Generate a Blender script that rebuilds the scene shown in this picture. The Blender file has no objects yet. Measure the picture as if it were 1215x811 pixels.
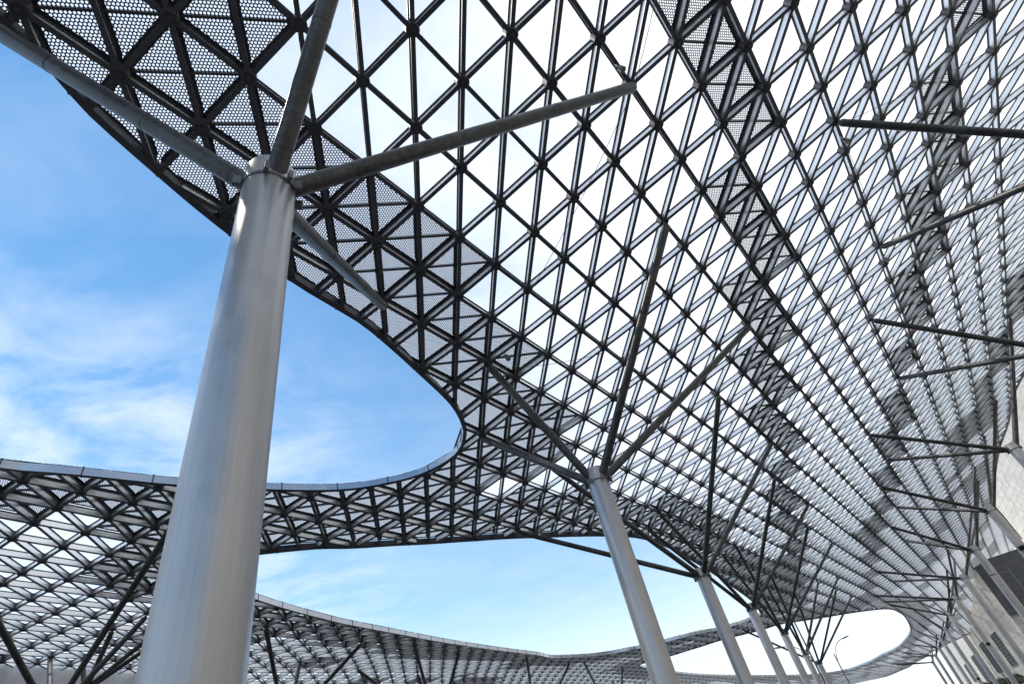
import bpy, math, random
import numpy as np
from mathutils import Vector, Matrix
random.seed(7)
S = 2.0            # one lattice cell of the canopy = 2 m; plan coordinates below are in cells
EYE = 1.6          # camera height above the paving (m)
sc = bpy.context.scene
COL = sc.collection

# ------------------------------------------------------------------ helpers
def P3(x, y, z):                      # cells (z measured from eye level) -> metres above ground
    return (x*S, y*S, z*S+EYE)

class MB:
    def __init__(s): s.v=[]; s.f=[]; s.m=[]; s.uv=[]; s.cur=0; s.smooth=[]; s.sm=False
    def add(s, verts, faces, uvs=None):
        o=len(s.v); s.v.extend([tuple(p) for p in verts])
        for k,f in enumerate(faces):
            s.f.append(tuple(o+i for i in f)); s.m.append(s.cur); s.smooth.append(s.sm)
            s.uv.append(uvs[k] if uvs else None)
    def build(s, name, mats, parent=None):
        me=bpy.data.meshes.new(name); me.from_pydata(s.v,[],s.f); 
        if not isinstance(mats,(list,tuple)): mats=[mats]
        for m in mats: me.materials.append(m)
        me.polygons.foreach_set('material_index', s.m)
        me.polygons.foreach_set('use_smooth', s.smooth)
        if any(u is not None for u in s.uv):
            l=me.uv_layers.new(name='UVMap'); i=0
            for f,u in zip(s.f,s.uv):
                for k in range(len(f)):
                    if u is not None: l.data[i].uv=u[k]
                    i+=1
        me.update()
        o=bpy.data.objects.new(name,me); COL.objects.link(o)
        if parent is not None: o.parent=parent
        return o

def tag(o,label=None,cat=None,group=None,kind=None):
    if label: o['label']=label
    if cat: o['category']=cat
    if group: o['group']=group
    if kind: o['kind']=kind
    return o

def empty(name, loc=(0,0,0), rz=0):
    o=bpy.data.objects.new(name,None); o.location=loc; o.rotation_euler=(0,0,rz); o.empty_display_size=.3
    COL.objects.link(o); return o

def frame_of(d):
    d=Vector(d).normalized(); u=Vector((0,0,1)) if abs(d.z)<.95 else Vector((1,0,0))
    a=d.cross(u).normalized(); b=a.cross(d).normalized(); return d,a,b

def tube(mb,pts,rads,n=16,cap=True,smooth=True):
    rings=[]; N=len(pts); V=[Vector(p) for p in pts]
    prev=None
    verts=[]
    for i in range(N):
        d=(V[min(i+1,N-1)]-V[max(i-1,0)])
        d,a,b=frame_of(d)
        if prev is not None:
            a=(prev-d*prev.dot(d)).normalized(); b=a.cross(d).normalized()
        prev=a
        for k in range(n):
            t=2*math.pi*k/n; verts.append(V[i]+a*math.cos(t)*rads[i]+b*math.sin(t)*rads[i])
    faces=[]
    for i in range(N-1):
        for k in range(n):
            k2=(k+1)%n; faces.append((i*n+k,(i+1)*n+k,(i+1)*n+k2,i*n+k2))
    mb.sm=smooth; mb.add(verts,faces); mb.sm=False
    if cap:
        mb.add(verts[:n],[tuple(range(n))]); mb.add(verts[-n:],[tuple(reversed(range(n)))])

def box(mb,c,sx,sy,sz,ax=(1,0,0),ay=(0,1,0),az=(0,0,1)):
    c=Vector(c);ax=Vector(ax)*sx/2;ay=Vector(ay)*sy/2;az=Vector(az)*sz/2
    v=[c+ax*i+ay*j+az*k for k in(-1,1) for j in(-1,1) for i in(-1,1)]
    mb.add(v,[(0,2,3,1),(4,5,7,6),(0,1,5,4),(2,6,7,3),(0,4,6,2),(1,3,7,5)])

# ------------------------------------------------------------------ materials
def mat(name):
    m=bpy.data.materials.new(name); m.use_nodes=True; nt=m.node_tree; nt.nodes.clear()
    out=nt.nodes.new('ShaderNodeOutputMaterial'); return m,nt,out
def N(nt,t,**k):
    n=nt.nodes.new(t)
    for a,b in k.items():
        if a in n.inputs.keys(): n.inputs[a].default_value=b
        else: setattr(n,a,b)
    return n
def ramp(nt,stops,fac=None):
    r=nt.nodes.new('ShaderNodeValToRGB'); e=r.color_ramp.elements
    while len(e)<len(stops): e.new(.5)
    for q,(p,c) in zip(e,stops): q.position=p; q.color=(*c,1) if len(c)==3 else c
    if fac is not None: nt.links.new(fac,r.inputs['Fac'])
    return r
def g3(v): return (v,v,v)

def metal(name, c0, c1, metallic, rough, scale=(6,6,.35), bump=.0, blot=None):
    m,nt,out=mat(name); L=nt.links.new
    tc=N(nt,'ShaderNodeTexCoord'); mp=N(nt,'ShaderNodeMapping'); mp.inputs['Scale'].default_value=scale
    L(tc.outputs['Object'],mp.inputs['Vector'])
    n1=N(nt,'ShaderNodeTexNoise',Scale=3.,Detail=8.,Roughness=.65); L(mp.outputs[0],n1.inputs['Vector'])
    n2=N(nt,'ShaderNodeTexNoise',Scale=1.1,Detail=4.,Roughness=.6); L(tc.outputs['Object'],n2.inputs['Vector'])
    mx=N(nt,'ShaderNodeMath',operation='ADD'); L(n1.outputs['Fac'],mx.inputs[0]); L(n2.outputs['Fac'],mx.inputs[1])
    hf=N(nt,'ShaderNodeMath',operation='MULTIPLY'); hf.inputs[1].default_value=.5; L(mx.outputs[0],hf.inputs[0])
    r=ramp(nt,[(.34,c0),(.66,c1)],hf.outputs[0])
    p=N(nt,'ShaderNodeBsdfPrincipled'); p.inputs['Metallic'].default_value=metallic
    colr=r.outputs[0]
    if blot:                            # scattered scuffs and run-off stains
        m2=N(nt,'ShaderNodeMapping'); m2.inputs['Scale'].default_value=(1.6,1.6,.55); L(tc.outputs['Object'],m2.inputs['Vector'])
        n3=N(nt,'ShaderNodeTexNoise',Scale=1.3,Detail=10.,Roughness=.72); L(m2.outputs[0],n3.inputs['Vector'])
        st=ramp(nt,[(.56,g3(1)),(.72,g3(blot))],n3.outputs['Fac'])
        mm=N(nt,'ShaderNodeMix',data_type='RGBA',blend_type='MULTIPLY'); mm.inputs[0].default_value=1.; L(colr,mm.inputs[6]); L(st.outputs[0],mm.inputs[7]); colr=mm.outputs[2]
    L(colr,p.inputs['Base Color'])
    rr=N(nt,'ShaderNodeMapRange'); rr.inputs['To Min'].default_value=rough-.1; rr.inputs['To Max'].default_value=rough+.14
    L(hf.outputs[0],rr.inputs['Value']); L(rr.outputs[0],p.inputs['Roughness'])
    if bump:
        b=N(nt,'ShaderNodeBump',Strength=bump,Distance=.01); L(n1.outputs['Fac'],b.inputs['Height']); L(b.outputs[0],p.inputs['Normal'])
    L(p.outputs[0],out.inputs[0]); return m

M={}
M['column']=metal('brushed_column_steel',(.40,.393,.398),(.51,.503,.508),.70,.38,scale=(9,9,.12),bump=.05,blot=.8)
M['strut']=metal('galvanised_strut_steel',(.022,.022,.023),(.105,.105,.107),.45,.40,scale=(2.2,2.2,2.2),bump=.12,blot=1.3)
M['beam']=metal('beam_paint_shaded_flange',(.050,.055,.068),(.085,.092,.11),.0,.42,scale=(1,1,1))  # one beam paint, darkened here: shade on the flanges put into the colour
M['web']=metal('beam_paint_lit_web',(.80,.81,.82),(.90,.90,.91),.75,.34,scale=(1,1,1))  # same beam paint, paler: daylight on the webs put into the colour
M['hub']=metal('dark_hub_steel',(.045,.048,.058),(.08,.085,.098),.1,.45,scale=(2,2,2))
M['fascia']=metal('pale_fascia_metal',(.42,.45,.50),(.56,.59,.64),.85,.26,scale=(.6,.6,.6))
M['clamp']=metal('dark_clamp_steel',(.10,.10,.105),(.2,.2,.2),.6,.45,scale=(3,3,3))

def glass_mat():
    m,nt,out=mat('fritted_white_glass'); L=nt.links.new
    tr=N(nt,'ShaderNodeBsdfTransparent'); tr.inputs[0].default_value=(.97,.985,1,1)
    tl=N(nt,'ShaderNodeBsdfTranslucent'); tl.inputs[0].default_value=(.86,.87,.88,1)
    gl=N(nt,'ShaderNodeBsdfGlossy'); gl.inputs['Roughness'].default_value=.15; gl.inputs[0].default_value=(.9,.93,.96,1)
    tc=N(nt,'ShaderNodeTexCoord'); n=N(nt,'ShaderNodeTexNoise',Scale=.35,Detail=5.); L(tc.outputs['Object'],n.inputs['Vector'])
    rr=N(nt,'ShaderNodeMapRange'); rr.inputs['From Min'].default_value=.3; rr.inputs['From Max'].default_value=.7
    rr.inputs['To Min'].default_value=GL0; rr.inputs['To Max'].default_value=GL1; L(n.outputs['Fac'],rr.inputs['Value'])
    a=N(nt,'ShaderNodeMixShader'); L(rr.outputs[0],a.inputs[0]); L(tr.outputs[0],a.inputs[1]); L(tl.outputs[0],a.inputs[2])
    b=N(nt,'ShaderNodeMixShader'); b.inputs[0].default_value=.05; L(a.outputs[0],b.inputs[1]); L(gl.outputs[0],b.inputs[2])
    L(b.outputs[0],out.inputs[0]); return m
GL0,GL1=.34,.58
M['glass']=glass_mat()

def perf_mat():
    m,nt,out=mat('perforated_grey_sheet'); L=nt.links.new
    uv=N(nt,'ShaderNodeUVMap')
    def dots(off):
        a=N(nt,'ShaderNodeVectorMath',operation='ADD'); a.inputs[1].default_value=(off[0],off[1],0); L(uv.outputs[0],a.inputs[0])
        w=N(nt,'ShaderNodeVectorMath',operation='MODULO'); w.inputs[1].default_value=(1,1.7320508,1); L(a.outputs[0],w.inputs[0])
        s=N(nt,'ShaderNodeVectorMath',operation='SUBTRACT'); s.inputs[1].default_value=(.5,.8660254,0); L(w.outputs[0],s.inputs[0])
        l=N(nt,'ShaderNodeVectorMath',operation='LENGTH'); L(s.outputs[0],l.inputs[0]); return l.outputs['Value']
    d1=dots((4000,4000*1.7320508)); d2=dots((4000.5,(4000+.5)*1.7320508))
    mn=N(nt,'ShaderNodeMath',operation='MINIMUM'); L(d1,mn.inputs[0]); L(d2,mn.inputs[1])
    lt=N(nt,'ShaderNodeMath',operation='LESS_THAN'); lt.inputs[1].default_value=.345; L(mn.outputs[0],lt.inputs[0])
    p=N(nt,'ShaderNodeBsdfPrincipled'); p.inputs['Base Color'].default_value=(.06,.06,.068,1); p.inputs['Roughness'].default_value=.5; p.inputs['Metallic'].default_value=.2
    tr0=N(nt,'ShaderNodeBsdfTransparent'); tl=N(nt,'ShaderNodeBsdfTranslucent'); tl.inputs[0].default_value=(.86,.87,.88,1)
    tr=N(nt,'ShaderNodeMixShader'); tr.inputs[0].default_value=.46; L(tr0.outputs[0],tr.inputs[1]); L(tl.outputs[0],tr.inputs[2])   # glass pane bonded over the sheet
    a=N(nt,'ShaderNodeMixShader'); L(lt.outputs[0],a.inputs[0]); L(p.outputs[0],a.inputs[1]); L(tr.outputs[0],a.inputs[2])
    L(a.outputs[0],out.inputs[0]); return m
M['perf']=perf_mat()

def plain(name,col,rough=.6,var=.15,scale=2.,metallic=0):
    m,nt,out=mat(name); L=nt.links.new
    tc=N(nt,'ShaderNodeTexCoord'); n=N(nt,'ShaderNodeTexNoise',Scale=scale,Detail=6.); L(tc.outputs['Object'],n.inputs['Vector'])
    r=ramp(nt,[(.3,tuple(c*(1-var) for c in col)),(.7,tuple(min(1,c*(1+var)) for c in col))],n.outputs['Fac'])
    p=N(nt,'ShaderNodeBsdfPrincipled',Roughness=rough); p.inputs['Metallic'].default_value=metallic
    L(r.outputs[0],p.inputs['Base Color']); L(p.outputs[0],out.inputs[0]); return m

def tiles(name,c1,c2,mortar,w,h,msize=.012,rough=.55):
    """cladding slabs laid on the UV map (metres along the wall, metres up)"""
    m,nt,out=mat(name); L=nt.links.new
    uv=N(nt,'ShaderNodeUVMap')
    b=N(nt,'ShaderNodeTexBrick'); b.inputs['Color1'].default_value=(*c1,1); b.inputs['Color2'].default_value=(*c2,1); b.inputs['Mortar'].default_value=(*mortar,1)
    b.inputs['Scale'].default_value=1.; b.inputs['Mortar Size'].default_value=msize; b.inputs['Brick Width'].default_value=w; b.inputs['Row Height'].default_value=h; b.inputs['Bias'].default_value=0.
    L(uv.outputs[0],b.inputs['Vector'])
    n=N(nt,'ShaderNodeTexNoise',Scale=.6,Detail=8.,Roughness=.6); L(uv.outputs[0],n.inputs['Vector'])
    r=ramp(nt,[(.3,g3(.78)),(.7,g3(1.1))],n.outputs['Fac'])
    mx=N(nt,'ShaderNodeMix',data_type='RGBA',blend_type='MULTIPLY'); mx.inputs[0].default_value=1.
    L(b.outputs['Color'],mx.inputs[6]); L(r.outputs[0],mx.inputs[7])
    p=N(nt,'ShaderNodeBsdfPrincipled',Roughness=rough); L(mx.outputs[2],p.inputs['Base Color']); L(p.outputs[0],out.inputs[0]); return m
M['stone']=tiles('cream_stone_slabs',(.62,.58,.51),(.72,.68,.61),(.25,.23,.2),2.4,1.2,.025)
M['slate']=tiles('dark_slate_slabs',(.10,.105,.125),(.125,.13,.15),(.05,.05,.06),2.4,1.0,.03)
M['white_panel']=tiles('white_wall_panels',(.66,.66,.66),(.72,.72,.72),(.3,.3,.3),6.,1.8,.03)
M['dark_glass']=plain('dark_window_glass',(.012,.012,.014),.55)
M['louvre']=plain('grey_brown_louvre_metal',(.06,.054,.05),.6)
M['leaf']=plain('shrub_leaf',(.06,.10,.03),.6,.5,4.)
M['bark']=plain('shrub_bark',(.12,.09,.06),.8)
M['blue']=plain('blue_painted_sheet',(.02,.09,.38),.5,.1)
M['lamp']=metal('grey_lamp_metal',(.14,.145,.15),(.22,.225,.23),.3,.45,scale=(2,2,2))
M['cable']=plain('dark_cable',(.12,.12,.12),.5)

def ground_mat():
    m,nt,out=mat('grey_paving'); L=nt.links.new
    tc=N(nt,'ShaderNodeTexCoord')
    b=N(nt,'ShaderNodeTexBrick'); b.inputs['Color1'].default_value=(.056,.059,.064,1); b.inputs['Color2'].default_value=(.072,.075,.081,1); b.inputs['Mortar'].default_value=(.04,.04,.04,1)
    b.inputs['Scale'].default_value=1.; b.inputs['Brick Width'].default_value=1.2; b.inputs['Row Height'].default_value=.6; b.inputs['Mortar Size'].default_value=.01
    L(tc.outputs['Object'],b.inputs['Vector'])
    p=N(nt,'ShaderNodeBsdfPrincipled',Roughness=.75); L(b.outputs['Color'],p.inputs['Base Color']); L(p.outputs[0],out.inputs[0]); return m
M['ground']=ground_mat()

# ------------------------------------------------------------------ canopy surface
NF=[-40,-34,-25,-22,-19,-16,-13,-11,-10,-9,-8,-7,-6,-5,-4,-3,-2,-1,0,1,2,3,4,5,6,7,8,9,10,11,12,14]
VF=[7.1,7.3,7.4,7.28,7.1,6.95,6.92,6.88,6.82,6.86,6.95,7.1,7.25,7.4,7.58,7.66,7.78,7.94,8.11,8.31,8.51,8.69,8.89,9.1,9.36,9.66,9.93,10.26,10.53,10.75,10.9,11.0]
OX,OY=-1.073956,3.199527; BX,BY=.505291,.862966; CX,CY=.869229,-.388159
DET=BX*CY-CX*BY
def plan(m,n): return OX+m*BX+n*CX, OY+m*BY+n*CY
def mn_of(x,y):
    x=x-OX;y=y-OY; return (x*CY-y*CX)/DET,(BX*y-BY*x)/DET
def sst(a,b,x):
    t=min(1,max(0,(x-a)/(b-a))); return t*t*(3-2*t)
def zsurf(m,n):
    z=float(np.interp(n,NF,VF)); z+=.012*(min(max(m,-5),45)-10)*sst(4,8,n)
    mr=float(np.interp(-n,[12,14,17,20,23,30],[3.5,4,5,5.7,6.5,8]))
    z-=.045*(min(max(m,-2),13)-mr)*sst(-10,-13,n)
    y=OY+m*BY+n*CY
    return z*(1-.27*sst(45,105,y))
def pt(m,n,dz=0.):
    x,y=plan(m,n); return Vector((x,y,zsurf(m,n)+dz))
def normal(m,n):
    a=pt(m+.5,n)-pt(m-.5,n); b=pt(m,n+.5)-pt(m,n-.5); nn=a.cross(b).normalized()
    return nn if nn.z>0 else -nn

TH=math.radians(67.3); E1=(math.cos(TH),math.sin(TH)); PN=(math.sin(TH),-math.cos(TH))   # along / away from the building front
def perp(x,y): return x*PN[0]+y*PN[1]
def along(x,y): return x*E1[0]+y*E1[1]
def wallpt(t,p,z): return P3(E1[0]*t+PN[0]*p,E1[1]*t+PN[1]*p,z)

def smooth_poly(p,step=.35,closed=True):
    p=[np.array(q,float) for q in p]; n=len(p); out=[]
    for i in range(n if closed else n-1):
        g=lambda k:p[k%n] if closed else p[min(max(k,0),n-1)]
        a,b,c,d=g(i-1),g(i),g(i+1),g(i+2); L=np.linalg.norm(c-b); k=max(1,int(math.ceil(L/step)))
        for j in range(k):
            t=j/k; out.append(.5*((2*b)+(-a+c)*t+(2*a-5*b+4*c-d)*t*t+(-a+3*b-3*c+d)*t**3))
    return np.array(out)

H_NEAR=[(-4.52,1.62),(-4.43,2.05),(-4.38,2.56),(-4.14,3.5),(-3.87,4.42),(-3.38,5.79),(-2.94,6.69),(-2.59,7.46),(-2.09,9.16),(-1.76,10.4),(-1.7,11.28),(-1.8,11.77),(-2.03,12.2),(-2.46,12.47),(-3.25,12.57),(-4.04,12.39),(-5.18,11.89),(-6.5,10.89),(-7.93,9.66),(-8.82,8.72),(-9.42,8.17),(-9.99,7.66),(-11.2,6.0),(-11.6,3.5),(-10.8,.6),(-8.6,-1.0),(-6.2,-1.0),(-5.0,.2)]
H_MID=[(-9.72,14.45),(-9.1,13.95),(-8.37,13.85),(-6.96,14.51),(-6.01,15.25),(-4.05,16.43),(-1.59,18.06),(1.56,20.78),(3.48,23.13),(5.93,28.16),(9.81,37.37),(11.29,41.81),(11.75,43.6),(11.0,44.2),(8.48,42.9),(7.05,42.2),(5.02,42.21),(3.01,42.6),(2.24,42.48),(.15,42.2),(-2.63,39.5),(-3.45,37.03),(-5.15,32.71),(-6.77,28.14),(-8.1,23.7),(-8.97,20.67),(-9.58,18.61),(-9.99,16.9),(-10.11,15.66)]
H_FAR=[(3.23,52.55),(4.21,50.61),(5.99,49.5),(7.8,48.1),(9.6,47.3),(11.16,47.5),(12.78,48.6),(16.3,50.58),(21.13,54.39),(26.99,59.77),(30.21,64.44),(32.95,69.82),(35.31,75.63),(36.12,80.17),(35.68,83.14),(33.11,85.85),(30.56,88.4),(25.23,84.92),(13.64,71.36),(7.46,62.17)]
H_WALL=[(23.0,20.5),(23.5,23.2),(23.82,25.4),(24.37,27.74),(25.94,31.07),(27.18,34.53),(29.22,39.06),(32.56,45.88),(36.74,51.95),(45.76,64.7),(48.,68.),(60,66),(52,40),(40,18),(30,10),(25,14)]
H_END=[(53.7,141.6),(49.29,118.),(48.25,103.29),(47.93,98.87),(60,96),(90,120),(90,170),(60,170)]
SMALL=[('near',H_NEAR),('mid',H_MID),('far',H_FAR),('wall',H_WALL),('end',H_END)]
POLY=[(k,smooth_poly(p)) for k,p in SMALL]
def sdf_poly(P,poly):                   # + outside the opening
    a=poly; b=np.roll(poly,-1,0); d=np.full(len(P),1e9); ins=np.zeros(len(P),bool)
    x,y=P[:,0],P[:,1]
    for (x0,y0),(x1,y1) in zip(a,b):
        ex,ey=x1-x0,y1-y0; q=ex*ex+ey*ey+1e-12
        t=np.clip(((x-x0)*ex+(y-y0)*ey)/q,0,1); d=np.minimum(d,np.hypot(x-x0-t*ex,y-y0-t*ey))
        c=((y0>y)!=(y1>y)); 
        with np.errstate(divide='ignore',invalid='ignore'):
            xi=x0+(y-y0)*ex/(ey if ey!=0 else 1e-12)
        ins^=c&(x<xi)
    return np.where(ins,-d,d)
def phi(P,parts=False):
    P=np.atleast_2d(np.asarray(P,float)); x,y=P[:,0],P[:,1]
    m=((x-OX)*CY-(y-OY)*CX)/DET; n=(BX*(y-OY)-BY*(x-OX))/DET
    al=x*E1[0]+y*E1[1]; pe=x*PN[0]+y*PN[1]
    nmin=np.interp(m,[6.1,10.7,17.1,30,60],[-25.5,-25.8,-27.4,-31,-31])
    lim=np.interp(al,[74,84],[17.6,11.5])
    outer=np.minimum.reduce([m+6.5,12.4-n,n-nmin,lim-pe,128-y])
    hs=[sdf_poly(P,p) for _,p in POLY]
    if parts: return outer,hs
    return np.minimum(outer,np.minimum.reduce(hs))

# nodes
MR=range(-8,152); NR=range(-33,14)
idx=[(m,n) for m in MR for n in NR]
XY=np.array([plan(*k) for k in idx])
keep=np.zeros(len(idx),bool)
outer_v,hs_v=phi(XY,True)
PH=dict(zip(idx,np.minimum(outer_v,np.minimum.reduce(hs_v))))
ring=dict(zip(idx,np.minimum.reduce([hs_v[0],hs_v[1],hs_v[2],hs_v[4]*1.2])))
def solid(k): return PH.get(k,-1)>0

_pairs=[]
for k in idx:
    for dm,dn in ((1,0),(0,1),(1,-1)):
        k2=(k[0]+dm,k[1]+dn)
        if k2 in PH and solid(k)!=solid(k2): _pairs.append((k,k2) if solid(k) else (k2,k))
_A=np.array([plan(*p[0]) for p in _pairs]); _B=np.array([plan(*p[1]) for p in _pairs])
_lo=np.zeros(len(_pairs)); _hi=np.ones(len(_pairs))
for _ in range(11):                     # boundary points between solid and empty lattice nodes
    _mid=(_lo+_hi)/2; _v=phi(_A+(_B-_A)*_mid[:,None])>0
    _lo=np.where(_v,_mid,_lo); _hi=np.where(_v,_hi,_mid)
_cc=dict(zip(_pairs,_lo))
def cross_t(a,b): return float(_cc[(a,b)])
def on_edge(a,b,t):
    m=a[0]+(b[0]-a[0])*t; n=a[1]+(b[1]-a[1])*t; return m,n

# camera numbers, used only to pick which repeats show largest
CR=Matrix(((.964884651,.262673961,0),(.169077153,-.621073933,-.765297384),(-.201023696,.7384237,-.643676871)))
def px(v):
    d=CR.transposed()@Vector(v)
    if d.z>-.05: return None
    return (642*d.x/-d.z, 642*d.y/-d.z, -d.z)
def vis(*pts):
    q=[px(p) for p in pts]
    if any(a is None for a in q): return 0.
    if all(abs(a[0])>640 or abs(a[1])>440 for a in q): return 0.
    return q
def size_line(a,b):
    q=vis(a,b)
    return math.hypot(q[0][0]-q[1][0],q[0][1]-q[1][1])*.13/q[0][2]*642 if q else 0.

canopy=empty('lattice_canopy',(0,0,EYE))
tag(canopy,'dark steel triangulated lattice canopy with rounded openings to the sky, sweeping over all the columns','canopy')
def local(mb):                          # canopy origin sits at eye height: geometry is written relative to it
    mb.v=[(x*S,y*S,z*S) for x,y,z in mb.v]; return mb

def split_build(items,name,mats,parent,maker,limit=100):
    items.sort(key=lambda t:-t[0])
    for it in items[:limit]:
        mb=MB(); maker(mb,it[1]); local(mb).build(name,mats,parent)
    if len(items)>limit:
        mb=MB()
        for it in items[limit:]: maker(mb,it[1])
        o=local(mb).build(name,mats,parent); o['kind']='stuff'

# ---- beams: I sections standing on the surface normal
W=.034; FT=.011; HB=.078; WT=.009
def beam(mb,q):
    a,b,na,nb,far=q
    d=(b-a).normalized()
    if far:
        prof=[(-.024,-HB),(.024,-HB),(.024,HB),(-.024,HB)]
    else:
        prof=[(-W,-HB),(W,-HB),(W,-HB+FT),(WT,-HB+FT),(WT,HB-FT),(W,HB-FT),(W,HB),(-W,HB),(-W,HB-FT),(-WT,HB-FT),(-WT,-HB+FT),(-W,-HB+FT)]
    n=len(prof); vs=[]
    for p,nn in ((a,na),(b,nb)):
        side=d.cross(nn).normalized(); up=side.cross(d).normalized()
        vs+= [p+side*s+up*h for s,h in prof]
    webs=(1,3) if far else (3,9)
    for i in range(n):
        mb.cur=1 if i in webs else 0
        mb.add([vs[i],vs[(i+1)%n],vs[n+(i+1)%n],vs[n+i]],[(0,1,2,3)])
    mb.cur=0
NC={}
def nrm(k):
    if k not in NC: NC[k]=normal(*k)
    return NC[k]
beams=[]
for (m,n) in idx:
    for dm,dn in ((1,0),(0,1),(1,-1)):
        a=(m,n); b=(m+dm,n+dn)
        if b not in PH: continue
        sa,sb=solid(a),solid(b)
        if not(sa or sb): continue
        ka,kb=a,b
        if sa and not sb: kb=on_edge(a,b,cross_t(a,b))
        elif sb and not sa: ka=on_edge(b,a,cross_t(b,a))
        A,B=pt(*ka),pt(*kb)
        if (A-B).length<.05: continue
        far=(A.length>60)
        beams.append((size_line(A,B),(A,B,nrm(a),nrm(b),far)))
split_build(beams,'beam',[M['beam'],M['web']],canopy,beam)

# ---- hubs
def hub(mb,k):
    c=pt(*k); nn=nrm(k); far=c.length>30
    n=8 if far else 16; r=.08 if far else .10
    d,a,b=frame_of(nn)
    def ring(rr,h): return [c+a*math.cos(2*math.pi*i/n)*rr+b*math.sin(2*math.pi*i/n)*rr+nn*h for i in range(n)]
    lv=[ring(r*.8,-HB-.018),ring(r,-HB-.008),ring(r,HB+.01)]
    if not far: lv=[ring(r*.35,-HB-.018),ring(r*.38,-HB-.035),ring(r*.1,-HB-.035)][::-1]+lv
    vs=[p for l in lv for p in l]; fs=[]
    for j in range(len(lv)-1):
        for i in range(n): fs.append((j*n+i,j*n+(i+1)%n,(j+1)*n+(i+1)%n,(j+1)*n+i))
    fs.append(tuple(reversed(range(n)))); fs.append(tuple(range((len(lv)-1)*n,len(lv)*n)))
    mb.add(vs,fs)
    if not far:                         # radial bolts between the beam ends
        for i in range(12):
            t=2*math.pi*(i+.5)/12; box(mb,c+a*math.cos(t)*r*.68+b*math.sin(t)*r*.68-nn*(HB+.02),.016,.016,.02,a,b,nn)
hubs=[]
for k in idx:
    if solid(k) and PH[k]>.08:
        c=pt(*k); q=vis(c); hubs.append((642/q[0][2] if q else 0.,k))
split_build(hubs,'hub',M['hub'],canopy,hub)

# ---- panels
def hsh(m,n,s=0):
    v=math.sin(m*127.1+n*311.7+s*74.7)*43758.5453; return v-math.floor(v)
def perforated(m,n):
    c=(m+.5,n+.5); r=ring.get((m,n),9); 
    lim=2.1+.9*hsh(m//3,n//3,1)
    if min(ring.get((m+i,n+j),9) for i in(0,1) for j in(0,1))<lim-.6: return True
    if m>-3 and m<120:
        w=c[1]+.30*c[0] if m<45 else c[1]+.24*c[0]+2.7
        for w0 in (5.75,11.4,17.2,23,29,35):
            if abs(w-w0)<(.62 if m<45 else .45): 
                return hsh(m//2,n,2)>.10
        if m>28 and hsh(m//5,n,3)>.93: return True
    if n<-15 and hsh(m//2,n//2,4)>.9: return True
    return False
E_ST=Vector((BX+CX,BY+CY)).normalized(); E_PE=Vector((-E_ST.y,E_ST.x)); PITCH=1/.044
def uvp(p): return ((p.x*E_ST.x+p.y*E_ST.y)*PITCH,(p.x*E_PE.x+p.y*E_PE.y)*PITCH)
HP=HB+.035
def tri_poly(tri):
    s=[solid(t) for t in tri]
    if not any(s): return None
    out=[]
    for i in range(3):
        a,b=tri[i],tri[(i+1)%3]
        if s[i]: out.append(a)
        if s[i]!=s[(i+1)%3]:
            out.append(on_edge(a,b,cross_t(a,b)) if s[i] else on_edge(b,a,cross_t(b,a)))
    return out
def panel(mb,cell):
    m,n,perf=cell
    polys=[tri_poly(((m,n),(m+1,n),(m,n+1))),tri_poly(((m+1,n+1),(m,n+1),(m+1,n)))]
    for pl in polys:
        if not pl or len(pl)<3: continue
        pts=[pt(*k)+normal(*k)*HP for k in pl]
        if (pts[1]-pts[0]).cross(pts[2]-pts[0]).z>0: pass
        mb.cur=0
        mb.add(pts,[tuple(range(len(pts)))],[[uvp(p) for p in pts]])
        if perf and pts[0].length<45:                  # unperforated margin of the sheet
            mb.cur=1; nn=nrm((m,n)); ce=sum(pts,Vector())/len(pts)
            for i in range(len(pts)):
                p,q=pts[i],pts[(i+1)%len(pts)]
                if (q-p).length<.12: continue
                fr=.07/max(.2,((ce-p)-(q-p)*((ce-p).dot(q-p)/(q-p).length_squared)).length)
                fr=min(fr,.5); dz=nn*.004
                mb.add([p-dz,q-dz,q+(ce-q)*fr-dz,p+(ce-p)*fr-dz],[(0,1,2,3)])
            mb.cur=0
    if perf and solid((m,n)) and solid((m+1,n+1)):      # stiffener across the sheet
        a,b=(m,n),(m+1,n+1); A=pt(*a); B=pt(*b); mid=(pt(m+1,n)+pt(m,n+1))/2
        nn=nrm((m,n)); mb.cur=1
        for p,q in ((A,mid),(mid,B)):
            d=(q-p).normalized(); sd=d.cross(nn).normalized()
            box(mb,(p+q)/2+nn*(HP-.03),(q-p).length,.03,.05,d,sd,nn)
        mb.cur=0
perfs=[];glass=[]
for (m,n) in idx:
    if (m+1,n+1) not in PH: continue
    if not any(solid(k) for k in((m,n),(m+1,n),(m,n+1),(m+1,n+1))): continue
    c=pt(m+.5,n+.5); q=vis(c); s=(642/q[0][2])**2*abs(c.normalized().dot(nrm((m,n)))) if q else 0.
    if perforated(m,n): perfs.append((s,(m,n,True)))
    else: glass.append((s,(m,n,False)))
split_build(perfs,'perforated_panel',[M['perf'],M['hub']],canopy,panel)
split_build(glass,'glass_panel',[M['glass'],M['hub']],canopy,panel)

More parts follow.
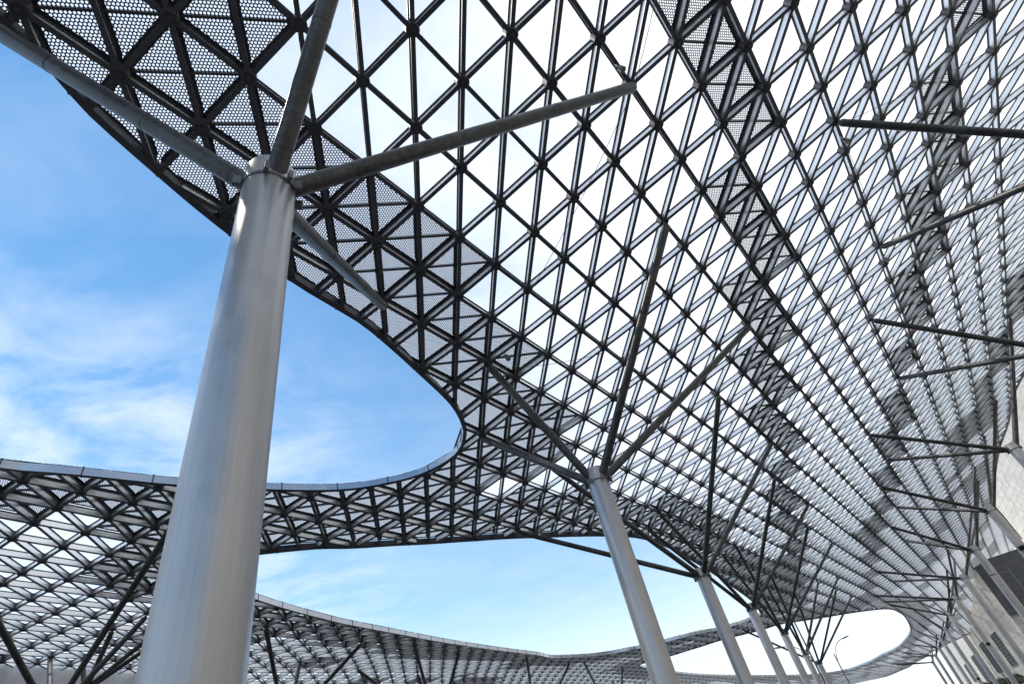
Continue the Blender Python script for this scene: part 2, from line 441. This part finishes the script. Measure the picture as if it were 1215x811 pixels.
# ---- edge girders round the openings
for name,poly in POLY:
    out_v,_=phi(poly,True)
    L=len(poly); ok=out_v>-.05
    runs=[]; cur=[]
    start=next((i for i in range(L) if not ok[i]),0)
    for i in range(L+1):
        j=(start+i)%L
        if ok[j]: cur.append(j)
        if (not ok[j] or i==L):
            if len(cur)>2: runs.append(cur)
            cur=[]
    mb=MB(); 
    for run in runs:
        V=[]; NNs=[]
        for j in run:
            m,n=mn_of(*poly[j]); V.append(pt(m,n)); NNs.append(normal(m,n))
        closed=len(run)>=L
        K=len(V); prof=[(-.05,-.09),(.05,-.09),(.05,.07),(-.05,.07)]
        rings=[]
        i0=K//2; d0=(V[min(i0+1,K-1)]-V[i0-1]).normalized(); s0=d0.cross(NNs[i0]).normalized()
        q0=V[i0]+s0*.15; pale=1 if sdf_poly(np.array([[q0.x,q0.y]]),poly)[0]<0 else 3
        for i in range(K):
            d=(V[min(i+1,K-1)]-V[max(i-1,0)]).normalized(); up=NNs[i]; sd=d.cross(up).normalized(); up=sd.cross(d).normalized()
            rings.append([V[i]+sd*s+up*h for s,h in prof])
        vs=[p for r in rings for p in r]
        for f in range(4):
            fs=[(i*4+f,i*4+(f+1)%4,(i+1)*4+(f+1)%4,(i+1)*4+f) for i in range(K-1)]
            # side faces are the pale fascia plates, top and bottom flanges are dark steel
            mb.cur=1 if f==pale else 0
            mb.add(vs,fs)
        acc=0.
        for i in range(1,K):            # splice straps and little studs along the top flange
            acc+=(V[i]-V[i-1]).length
            if acc>1.0:
                acc=0.; d=(V[i]-V[i-1]).normalized(); up=NNs[i]; sd=d.cross(up).normalized()
                mb.cur=0; box(mb,V[i]-up*.01,.025,.115,.175,d,sd,up); box(mb,V[i]+up*.09,.04,.05,.04,d,sd,up)
    if mb.v: local(mb).build('edge_girder',[M['hub'],M['fascia']],canopy)

# ------------------------------------------------------------------ branching columns
def column(loc,h,D,tips,label,group,n_sides=40):
    """loc in cells; h = strut springing height above the eye, in cells"""
    root=empty('branching_column',P3(loc[0],loc[1],-EYE/S)); tag(root,label,'column',group,'thing')
    o=Vector((loc[0]*S,loc[1]*S,0))
    R=D*S/2; base=0.; zs=h*S+EYE; top=zs+D*S*.55
    mb=MB()
    prof=[(0,R)]
    for zz in (zs*.33,zs*.66): prof+=[(zz-.02,R),(zz,R*1.002),(zz+.02,R)]      # weld seams
    prof+=[(top-.03,R),(top,R*.97)]
    tube(mb,[(0,0,z) for z,_ in prof],[r for _,r in prof],n_sides)
    shaft=mb.build('shaft',M['column'],root)
    mb=MB(); zc=zs-D*S*.12
    tube(mb,[(0,0,zc-.035),(0,0,zc+.035)],[R*1.03]*2,n_sides,cap=True)
    mb.build('collar',M['clamp'],root)
    mb=MB(); tube(mb,[(0,0,0),(0,0,.04)],[R*1.7]*2,24)
    mb.build('base_plate',M['clamp'],root)
    rs=D*S*.2
    for i,(m,n) in enumerate(tips):
        tp=pt(m,n); T=Vector((tp.x*S,tp.y*S,tp.z*S+EYE))-o-normal(m,n)*S*.16
        B=Vector((0,0,zs)); d=(T-B).normalized(); Ln=(T-B).length
        hz=Vector((d.x,d.y,0)).normalized()
        st=B+hz*R*.55
        d=(T-st).normalized(); Ln=(T-st).length
        mb=MB()
        tube(mb,[st,st+d*(Ln-rs*.8),st+d*(Ln-rs*.3),st+d*Ln],[rs,rs,rs*.85,rs*.45],20)
        s_=mb.build('strut',M['strut'],root)
        for f in (.06,.33,.66):
            mb=MB(); c=st+d*Ln*f; tube(mb,[c-d*.02,c+d*.02],[rs*1.03]*2,20,cap=True)
            mb.build('weld_band',M['strut'],s_)
        dd,a,b=frame_of(d)
        nn=normal(m,n); Q=Vector((tp.x*S,tp.y*S,tp.z*S+EYE))-o-nn*S*HB
        mb=MB(); box(mb,(T+Q)/2-d*rs*.2,rs*.34,rs*1.3,(Q-T).length+rs*.5,a.cross((Q-T).normalized()).normalized(),a,(Q-T).normalized()); mb.build('tip_plate',M['clamp'],s_)
        ax=hz; ay=Vector((-hz.y,hz.x,0))          # clamp ears where the strut leaves the shaft
        for sgn in (-1,1):
            mb=MB(); box(mb,Vector((0,0,zc))+ax*R*1.12+ay*sgn*rs*1.15,R*.30,R*.16,R*.5,ax,ay)
            mb.build('clamp_ear',M['clamp'],root)
    return root
GM='branching columns of the middle row under the canopy'
GR='branching columns of the row beside the stone building'
GL='branching columns on the far left side under the canopy'
column((-1.79,2.57),4.69,.448,[(3,-3),(3,3),(-3.3,-2.35),(-2,3)],'closest and thickest brushed steel column, filling the left of the view, with four dark struts',GM,96)
column((.93,10.34),4.60,.418,[(6,-3),(8,-5),(6,2),(11,2)],'second thick steel column, right of centre, beside the pointed end of the big opening',GM,64)
column((3.68,17.86),4.15,.384,[(11,-5),(13,-8),(13,0),(18,0)],'third steel column of the middle row, next behind the tall one right of centre',GM)
column((6.56,25.33),4.22,.361,[(18,-5),(19,-6),(21,-1),(26,-1)],'fourth steel column of the middle row, its foot just left of the low lamp head',GM)
column((9.50,32.77),4.02,.345,[(26,-5),(27,-6),(29,-2),(34,-2)],'fifth steel column of the middle row, crossed by the grey street lamp head',GM)
column((12.31,40.27),3.64,.341,[(34,-6),(36,-7),(41,-5),(43,-4)],'sixth, slim steel column of the middle row, with the lamp mast rising past it',GM)
column((15.25,47.82),3.57,.339,[(44,-12),(42,-7),(46,-5),(51,-5)],'last visible steel column of the middle row, its struts against the white far opening',GM)
RT=[((11.23,6.79),6.47,.39,[(7,6),(12,6),(7,11),(12,11)],'nearest column of the right row, outside the frame, its two top right struts reaching in'),
((14.25,13.87),6.37,.39,[(15,5),(20,5),(13,12),(17,12)],'second column of the right row, outside the frame, its struts reaching in at mid right'),
((17.04,21.11),6.30,.378,[(23,3),(27,3),(23,10),(28,10)],'rightmost column whose head is in view, before the high cream wall'),
((19.75,28.32),6.04,.398,[(30,2),(35,2),(31,9),(35,8)],'column of the right row standing at the lower tip of the cream wall gap'),
((22.44,35.54),5.82,.41,[(38,1),(43,1),(39,7),(43,7)],'column of the right row in front of the dark slate wall'),
((25.14,42.76),5.6,.396,[(47,-2),(53,-2),(47,6),(52,6)],'column of the right row running past the vertical edge between slate and cream walls'),
((27.85,49.97),5.35,.39,[(55,-4),(60,-4),(54,3),(59,3)],'column of the right row carrying a small floodlight, in front of the dark louvre'),
((30.53,57.20),5.13,.381,[(62,-4),(67,-2),(61,2),(66,2)],'column of the right row in front of the wide grid louvre'),
((33.18,64.44),4.77,.367,[(70,-3),(75,-3),(70,1),(75,1)],'column of the right row in front of the brown louvre'),
((35.89,71.65),4.47,.36,[(78,-4),(83,-5),(78,0),(82,0)],'fourth slim column from the far end of the right row'),
((38.67,78.83),4.30,.354,[(86,-6),(90,-7),(85,-2),(90,-2)],'third slim column from the far end of the right row'),
((41.31,86.08),4.04,.341,[(93,-9),(98,-10),(92,-4),(97,-4)],'second slim column from the far end of the right row'),
((43.96,93.31),3.75,.345,[(100,-12),(105,-12),(100,-6),(105,-7)],'farthest slim column at the vanishing end of the right row')]
for a in RT: column(*a,GR)
LT=[((-15.08,15.76),4.6,[(2,-16),(4,-11),(7,-18),(7,-24)],'far left column below the frame whose two thick dark struts rise at the left edge'),
((-17.3,19.2),6.15,[(7,-20),(8,-24),(9,-22),(8,-19)],'left column whose short pale struts show between the thick dark ones above the white wall'),
((-13.24,25.41),4.6,[(11,-18),(16,-19),(16,-23),(11,-24)],'column just right of the thickest column, only its fanned struts in view'),
((-10.05,37.21),4.6,[(19,-19),(23,-20),(20,-24),(25,-25)],'left side column under the low far canopy, below the middle of the long opening'),
((-6.6,55.45),4.6,[(30,-21),(36,-22),(30,-27),(36,-28)],'left side column under the far canopy, left of the second thick column'),
((.15,79.86),4.6,[(38,-22),(45,-23),(50,-27),(56,-27)],'farthest left side column, behind the foot of the second thick column')]
for l,h,t,lab in LT: column(l,h,.39,t,lab,GL)

# ------------------------------------------------------------------ buildings
def wall_face(mb,t0,p0,t1,p1,z0,z1):
    a,b=wallpt(t0,p0,z0),wallpt(t1,p1,z0); c,d=wallpt(t1,p1,z1),wallpt(t0,p0,z1)
    Lw=math.hypot(t1-t0,p1-p0)*S; h0=z0*S+EYE; h1=z1*S+EYE
    mb.add([a,b,c,d],[(0,1,2,3)],[[(0,h0),(Lw,h0),(Lw,h1),(0,h1)]])
def wall_block(mb,t0,t1,p0,p1,z0,z1):
    wall_face(mb,t1,p0,t0,p0,z0,z1); wall_face(mb,t0,p0,t0,p1,z0,z1); wall_face(mb,t0,p1,t1,p1,z0,z1); wall_face(mb,t1,p1,t1,p0,z0,z1)
    mb.add([wallpt(t0,p0,z1),wallpt(t0,p1,z1),wallpt(t1,p1,z1),wallpt(t1,p0,z1)],[(0,1,2,3)],[[(0,0),(1,0),(1,1),(0,1)]])
ZG=-EYE/S
def rel(mb,o):
    mb.v=[(x-o[0],y-o[1],z-o[2]) for x,y,z in mb.v]; return mb
B0=wallpt(70.1,18,ZG)
hall=empty('stone_building',B0); tag(hall,'tall cream stone building with a dark slate end wall and louvred windows beside the columns','building')
mb=MB(); wall_block(mb,-14,180,18,30,ZG,20.); rel(mb,B0).build('wall',M['stone'],hall)
mb=MB(); wall_block(mb,70.1,180,10.79,17.98,ZG,8.8); rel(mb,B0).build('wall',M['stone'],hall)
mb=MB(); wall_block(mb,69.9,70.08,10.75,17.97,4.2,8.82); w=rel(mb,B0).build('wall',M['slate'],hall); w['label']='dark slate upper end wall'
def louvre(t0,t1,z0,z1,kind):
    fr=MB(); 
    def lb(mbx,ta,tb,za,zb,pa,pb):
        c=[wallpt(t,p,z) for z in(za,zb) for p in(pa,pb) for t in(ta,tb)]
        mbx.add(c,[(0,2,3,1),(4,5,7,6),(0,1,5,4),(2,6,7,3),(0,4,6,2),(1,3,7,5)])
    for a in ((t0-.1,t0,z0-.1,z1+.1),(t1,t1+.1,z0-.1,z1+.1),(t0,t1,z0-.1,z0),(t0,t1,z1,z1+.1)): lb(fr,*a,10.70,10.785)
    f=rel(fr,B0).build('window',M['louvre'] if kind!='dark' else M['hub'],hall)
    pn=MB(); lb(pn,t0,t1,z0,z1,10.765,10.78); rel(pn,B0).build('pane',M['dark_glass'],f)
    sl=MB(); k=int((z1-z0)/.3)
    for i in range(k):
        z=z0+(i+.5)*(z1-z0)/k; lb(sl,t0,t1,z-.045,z+.045,10.715,10.755)
    if kind=='grid':
        k=int((t1-t0)/.5)
        for i in range(1,k):
            t=t0+i*(t1-t0)/k; lb(sl,t-.06,t+.06,z0,z1,10.705,10.714)
    rel(sl,B0).build('louvre_blades',M['louvre'] if kind!='dark' else M['hub'],f)
louvre(84.4,88.9,1.0,4.0,'dark'); louvre(94.5,104,.9,4.1,'grid'); louvre(114,124,.1,3.7,'brown'); louvre(135.5,145,.9,3.5,'dark')

# white panelled building beyond the left canopy
def w2(m,n,z): x,y=plan(m,n); return P3(x,y,z)
B1=w2(8,-26.4,ZG)
wb=empty('white_building',B1); tag(wb,'low white panelled building under the far left edge of the canopy','building')
def zt(k): return min(7.55,zsurf(*k)+.12)
mb=MB()
pts=[(-20,-25.6),(6.1,-25.6),(10.7,-25.9),(17.1,-27.5),(30,-31.1),(30,-38),(-20,-36)]
acc=0
for (a,b) in zip(pts,pts[1:]+pts[:1]):
    A0,A1=w2(*a,ZG),w2(*b,ZG); ztop=7.2
    Lw=(Vector(A1)-Vector(A0)).length
    mb.add([A0,A1,w2(*b,zt(b)),w2(*a,zt(a))],[(0,1,2,3)],[[(acc,0),(acc+Lw,0),(acc+Lw,ztop*S+EYE),(acc,ztop*S+EYE)]]); acc+=Lw
mb.add([w2(*a,zt(a)) for a in pts],[tuple(range(len(pts)))],[[(0,0)]*len(pts)])
rel(mb,B1).build('wall',M['white_panel'],wb)
mb=MB()
for (a,b) in zip(pts[:4],pts[1:5]):
    A0,A1=Vector(w2(*a,zt(a)-.05)),Vector(w2(*b,zt(b)-.05)); d=(A1-A0).normalized(); s_=d.cross(Vector((0,0,1)))
    box(mb,(A0+A1)/2+s_*-.05,(A1-A0).length,.12,.25,d,s_)
rel(mb,B1).build('parapet_coping',M['fascia'],wb)

# ------------------------------------------------------------------ street lamps
def lamp(xy,ztop,zarm,off,rise,label,scale=1.):
    o=P3(xy[0],xy[1],ZG); r=empty('street_lamp',o); tag(r,label,'street lamp','street lamps under the canopy')
    H=ztop*S+EYE; A=zarm*S+EYE
    mb=MB(); tube(mb,[(0,0,0),(0,0,H*.5),(0,0,H)],[.11*scale,.085*scale,.05*scale],12); mb.build('pole',M['lamp'],r)
    hx=Vector((.985,.17,0)); e=hx*off*S+Vector((0,0,A+rise*S)); s0=Vector((0,0,A))
    mb=MB(); P=[]
    for i in range(13):
        t=i/12; P.append(s0*(1-t)**2+2*t*(1-t)*(s0+Vector((0,0,rise*S*.9))+hx*off*S*.15)+e*t*t)
    tube(mb,P,[.035*scale]*13,8); mb.build('arm',M['lamp'],r)
    d=(P[-1]-P[-2]).normalized(); d=(d+hx*(1 if off>0 else -1)*.6).normalized(); L=.95*scale
    dd,a,b=frame_of(d)
    mb=MB(); tube(mb,[e-d*.05,e+d*L*.15,e+d*L*.5,e+d*L*.85,e+d*L],[.05*scale,.13*scale,.17*scale,.13*scale,.04*scale],12)
    c=e+d*L*.5
    mb.v=[tuple(Vector(c)+(Vector(v)-c)-b*((Vector(v)-c).dot(b))*.55) for v in mb.v]
    h=mb.build('lamp_head',M['lamp'],r)
lamp((19.27,55.79),4.54,3.7,1.3,1.7,'street lamp with a curved arm, its head dark against the white far opening',1.6)
lamp((11.9,38.0),6.24,2.9,-1.3,1.1,'thin tall lamp mast with its head crossing the fifth middle column',1.3)
lamp((22.73,34.6),4.5,4.2,-.85,.1,'street lamp with a short side arm in front of the slate wall')
lamp((30.4,55.35),3.7,3.5,-.75,-.1,'small street lamp with a side arm in front of the far cream wall')

# small floodlights clamped on the right row columns
def flood(xy,D,z,label):
    R=D*S/2; vx=-Vector((xy[0],xy[1],0)).normalized()
    o=P3(xy[0],xy[1],z); f=empty('floodlight',o); tag(f,label,'floodlight','floodlights clamped on the right row columns')
    sd=Vector((-vx.y,vx.x,0))
    mb=MB(); box(mb,vx*(R+.1),.2,.1,.1,vx,sd); tube(mb,[(0,0,-.04),(0,0,.04)],[R*1.03]*2,24,cap=False); mb.build('bracket',M['clamp'],f)
    mb=MB(); box(mb,vx*(R+.32),.26,.5,.38,(vx-Vector((0,0,.4))).normalized(),sd,(Vector((0,0,1))+vx*.4).normalized()); mb.build('housing',M['lamp'],f)
    mb=MB(); c=vx*(R+.32)+(vx-Vector((0,0,.4))).normalized()*.14; box(mb,c,.02,.44,.32,(vx-Vector((0,0,.4))).normalized(),sd,(Vector((0,0,1))+vx*.4).normalized()); mb.build('lens',M['dark_glass'],f)
flood((27.85,49.97),.39,2.2,'small grey floodlight on the column in front of the dark louvre')
flood((33.18,64.44),.367,.6,'small grey floodlight low on the column in front of the brown louvre')
flood((19.75,28.32),.398,4.2,'small grey floodlight high on the column by the slate wall')

# small spotlights hung beside strut tips
def spot(k,dm,dn,label):
    m,n=k[0]+dm,k[1]+dn; q=pt(m,n,-HB-.02); o=P3(*q); f=empty('spotlight',o); tag(f,label,'spotlight','small spotlights under the lattice')
    mb=MB(); tube(mb,[(0,0,.02),(0,0,-.16)],[.03,.03],8); box(mb,(0,0,-.2),.24,.05,.10); mb.build('bracket',M['clamp'],f)
    mb=MB(); tube(mb,[(0,.02,-.2),(.05,.02,-.28),(.10,.02,-.42)],[.07,.10,.11],14); mb.build('housing',M['lamp'],f)
for k,dm,dn,l in (((7,6),.45,0,'small spotlight beside the tip of the topmost right strut'),((3,3),-.5,0,'small spotlight beside the tip of the long rising strut'),
    ((12,6),.5,0,'small spotlight above the tip of the second right strut'),((15,5),-.5,0,'small spotlight above the tip of the third right strut'),
    ((6,-3),0,.5,'small spotlight by the strut tip nearest the point of the big opening'),((13,0),-.5,0,'small spotlight by the upright strut tip of the third middle column')):
    spot(k,dm,dn,l)

# ------------------------------------------------------------------ thin cables under the lattice
def cable(a,b,label):
    A=pt(*a,-.2); B=pt(*b,-.2); A=Vector(P3(*A)); B=Vector(P3(*B))
    mb=MB(); Pp=[]
    for i in range(9):
        t=i/8; Pp.append(A+(B-A)*t-A-Vector((0,0,.25*4*t*(1-t))))
    tube(mb,Pp,[.012]*9,6); o=mb.build('cable',M['cable']); o.location=A; tag(o,label,'cable','thin cables slung under the lattice')
cable((3,3),(1,5),'thin cable running up to the top edge from the tip of the long rising strut')
cable((3,3),(5,-1),'thin cable running down left from the tip of the long rising strut')
cable((7,6),(9,11),'thin cable running up right from the tip of the highest right strut')
cable((7,6),(12,6),'thin cable hanging between the tips of the two highest right struts')
cable((6,-3),(8,-1),'thin cable near the strut tip by the pointed end of the big opening')

# ------------------------------------------------------------------ planting and hoarding by the building
def shrub(xy,r,h,label):
    o=P3(xy[0],xy[1],ZG); s=empty('shrub',o); tag(s,label,'shrub','shrubs along the foot of the stone building')
    mb=MB()
    for i in range(5):
        t=2*math.pi*i/5; tube(mb,[(0,0,0),(math.cos(t)*r*.3,math.sin(t)*r*.3,h*.5),(math.cos(t)*r*.5,math.sin(t)*r*.5,h*.85)],[.04,.025,.01],5)
    mb.build('stem',M['bark'],s)
    mb=MB()
    for i in range(900):
        u=random.random()**.4; t=random.random()*2*math.pi; z=random.random()
        rr=r*u*(.55+.45*math.sin(math.pi*min(1,z*1.1)))*(.8+.4*random.random()); c=Vector((math.cos(t)*rr,math.sin(t)*rr,h*(.18+.82*z)*(1-.25*u*u)))
        d=Vector((random.gauss(0,1),random.gauss(0,1),random.gauss(.5,1))).normalized(); dd,a,b=frame_of(d); l=.16
        mb.add([c-a*l,c+b*l*.45,c+a*l,c-b*l*.45],[(0,1,2,3)])
    mb.build('foliage',M['leaf'],s)
shl=['round green shrub nearest the blue panel at the lower right','second green shrub along the wall foot','third green shrub along the wall foot, under the grid louvre','fourth green shrub along the wall foot','small green shrub farthest along the wall foot']
for i,(t,hh) in enumerate([(84,2.3),(91,2.0),(98,2.4),(108,2.2),(120,2.6)]):
    x=E1[0]*t+PN[0]*9.9; y=E1[1]*t+PN[1]*9.9; shrub((x,y),1.5,hh,shl[i])
hb=empty('hoarding_panel',wallpt(80,9.0,ZG)); tag(hb,'blue hoarding panel in the lower right corner in front of the shrubs','hoarding')
mb=MB(); ax=Vector((E1[0],E1[1],0)); ay=Vector((PN[0],PN[1],0)); box(mb,(0,0,.95),7.,.06,1.5,ax,ay); mb.build('sheet',M['blue'],hb)
for k in (-3.3,0,3.3):
    mb=MB(); box(mb,ax*k+ay*.08+Vector((0,0,.88)),.08,.08,1.75,ax,ay); mb.build('post',M['lamp'],hb)

# ------------------------------------------------------------------ ground
mb=MB(); G=2500.; mb.add([(-G,-G,0),(G,-G,0),(G,G,0),(-G,G,0)],[(0,1,2,3)]); g=mb.build('ground',M['ground']); g['kind']='structure'

# ------------------------------------------------------------------ sky, sun, camera
SUN=Vector((-.52,.16,1.0)).normalized()
el=math.asin(SUN.z); az=math.atan2(SUN.x,SUN.y)
w=bpy.data.worlds.new('World'); sc.world=w; w.use_nodes=True; nt=w.node_tree; nt.nodes.clear(); L=nt.links.new
out=N(nt,'ShaderNodeOutputWorld'); bg=N(nt,'ShaderNodeBackground'); bg.inputs['Strength'].default_value=.11
sky=N(nt,'ShaderNodeTexSky'); sky.sky_type='NISHITA'; sky.sun_disc=False; sky.sun_elevation=el; sky.sun_rotation=az; sky.altitude=0; sky.air_density=1.0; sky.dust_density=0.; sky.ozone_density=3.5
tc=N(nt,'ShaderNodeTexCoord'); sp=N(nt,'ShaderNodeSeparateXYZ'); L(tc.outputs['Generated'],sp.inputs[0])
mz=N(nt,'ShaderNodeMath',operation='MAXIMUM'); mz.inputs[1].default_value=.06; L(sp.outputs['Z'],mz.inputs[0])
dx=N(nt,'ShaderNodeMath',operation='DIVIDE'); L(sp.outputs['X'],dx.inputs[0]); L(mz.outputs[0],dx.inputs[1])
dy=N(nt,'ShaderNodeMath',operation='DIVIDE'); L(sp.outputs['Y'],dy.inputs[0]); L(mz.outputs[0],dy.inputs[1])
cb=N(nt,'ShaderNodeCombineXYZ'); L(dx.outputs[0],cb.inputs[0]); L(dy.outputs[0],cb.inputs[1])
mp=N(nt,'ShaderNodeMapping'); mp.inputs['Scale'].default_value=(1.2,1.6,1); mp.inputs['Rotation'].default_value=(0,0,.5); L(cb.outputs[0],mp.inputs['Vector'])
n1=N(nt,'ShaderNodeTexNoise',Scale=2.2,Detail=12.,Roughness=.6,Distortion=.35); L(mp.outputs[0],n1.inputs['Vector'])
c1=ramp(nt,[(.40,g3(0)),(.84,g3(1))],n1.outputs['Fac'])
# veil of thin cloud, thickest towards the right
vd=N(nt,'ShaderNodeVectorMath',operation='DOT_PRODUCT'); vd.inputs[1].default_value=Vector((.75,.35,.55)).normalized(); L(tc.outputs['Generated'],vd.inputs[0])
vr=N(nt,'ShaderNodeMapRange'); vr.interpolation_type='SMOOTHSTEP'; vr.inputs['From Min'].default_value=.52; vr.inputs['From Max'].default_value=.97; vr.inputs['To Max'].default_value=.85; L(vd.outputs['Value'],vr.inputs['Value'])
hz=N(nt,'ShaderNodeMapRange'); hz.interpolation_type='SMOOTHSTEP'; hz.inputs['From Min'].default_value=.80; hz.inputs['From Max'].default_value=.0; hz.inputs['To Min'].default_value=.06; hz.inputs['To Max'].default_value=.36; L(sp.outputs['Z'],hz.inputs['Value'])
def screen(a,b):
    s1=N(nt,'ShaderNodeMath',operation='SUBTRACT'); s1.inputs[0].default_value=1; L(a,s1.inputs[1])
    s2=N(nt,'ShaderNodeMath',operation='SUBTRACT'); s2.inputs[0].default_value=1; L(b,s2.inputs[1])
    m_=N(nt,'ShaderNodeMath',operation='MULTIPLY'); L(s1.outputs[0],m_.inputs[0]); L(s2.outputs[0],m_.inputs[1])
    r_=N(nt,'ShaderNodeMath',operation='SUBTRACT'); r_.inputs[0].default_value=1; L(m_.outputs[0],r_.inputs[1]); return r_.outputs[0]
ck=N(nt,'ShaderNodeMapRange'); ck.interpolation_type='SMOOTHSTEP'; ck.inputs['From Min'].default_value=.74; ck.inputs['From Max'].default_value=.56; ck.inputs['To Min'].default_value=.12; ck.inputs['To Max'].default_value=.62; L(sp.outputs['Z'],ck.inputs['Value'])
cm=N(nt,'ShaderNodeMath',operation='MULTIPLY'); cx_=N(nt,'ShaderNodeMapRange'); cx_.interpolation_type='SMOOTHSTEP'; cx_.inputs['From Min'].default_value=-.22; cx_.inputs['From Max'].default_value=-.55; cx_.inputs['To Min'].default_value=.25; cx_.inputs['To Max'].default_value=1.5; L(sp.outputs['X'],cx_.inputs['Value'])
ck2=N(nt,'ShaderNodeMath',operation='MULTIPLY'); L(ck.outputs[0],ck2.inputs[0]); L(cx_.outputs[0],ck2.inputs[1])
L(c1.outputs[0],cm.inputs[0]); L(ck2.outputs[0],cm.inputs[1])
lo=N(nt,'ShaderNodeMapRange'); lo.interpolation_type='SMOOTHSTEP'; lo.inputs['From Min'].default_value=.29; lo.inputs['From Max'].default_value=.08; lo.inputs['To Max'].default_value=.7; L(sp.outputs['Z'],lo.inputs['Value'])
fac=screen(screen(screen(vr.outputs[0],hz.outputs[0]),lo.outputs[0]),cm.outputs[0])
mixc=N(nt,'ShaderNodeMix',data_type='RGBA'); L(fac,mixc.inputs[0]); tn=N(nt,'ShaderNodeMix',data_type='RGBA',blend_type='MULTIPLY'); tn.inputs[0].default_value=1; tn.inputs[7].default_value=(.56,1.06,1.14,1); L(sky.outputs[0],tn.inputs[6]); L(tn.outputs[2],mixc.inputs[6]); mixc.inputs[7].default_value=(7.0,7.3,7.7,1)
L(mixc.outputs[2],bg.inputs[0]); L(bg.outputs[0],out.inputs[0])

sl=bpy.data.lights.new('Sun','SUN'); sl.energy=3.0; sl.angle=math.radians(2.); sl.color=(1,.90,.77)
so=bpy.data.objects.new('Sun',sl); COL.objects.link(so); so.rotation_euler=SUN.to_track_quat('Z','Y').to_euler(); so.location=(0,0,200)

cam=bpy.data.cameras.new('Camera'); cam.sensor_width=36; cam.lens=642/1215*36; cam.clip_start=.1; cam.clip_end=6000
co=bpy.data.objects.new('Camera',cam); COL.objects.link(co)
co.matrix_world=Matrix.Translation((0,0,EYE))@CR.to_4x4()
sc.camera=co
sc.view_settings.view_transform='Standard'; sc.view_settings.look='None'; sc.view_settings.gamma=1; sc.view_settings.use_curve_mapping=False
sc.view_settings.exposure=.62
sc.cycles.transparent_max_bounces=48; sc.cycles.max_bounces=8; sc.cycles.diffuse_bounces=4; sc.cycles.sample_clamp_indirect=8
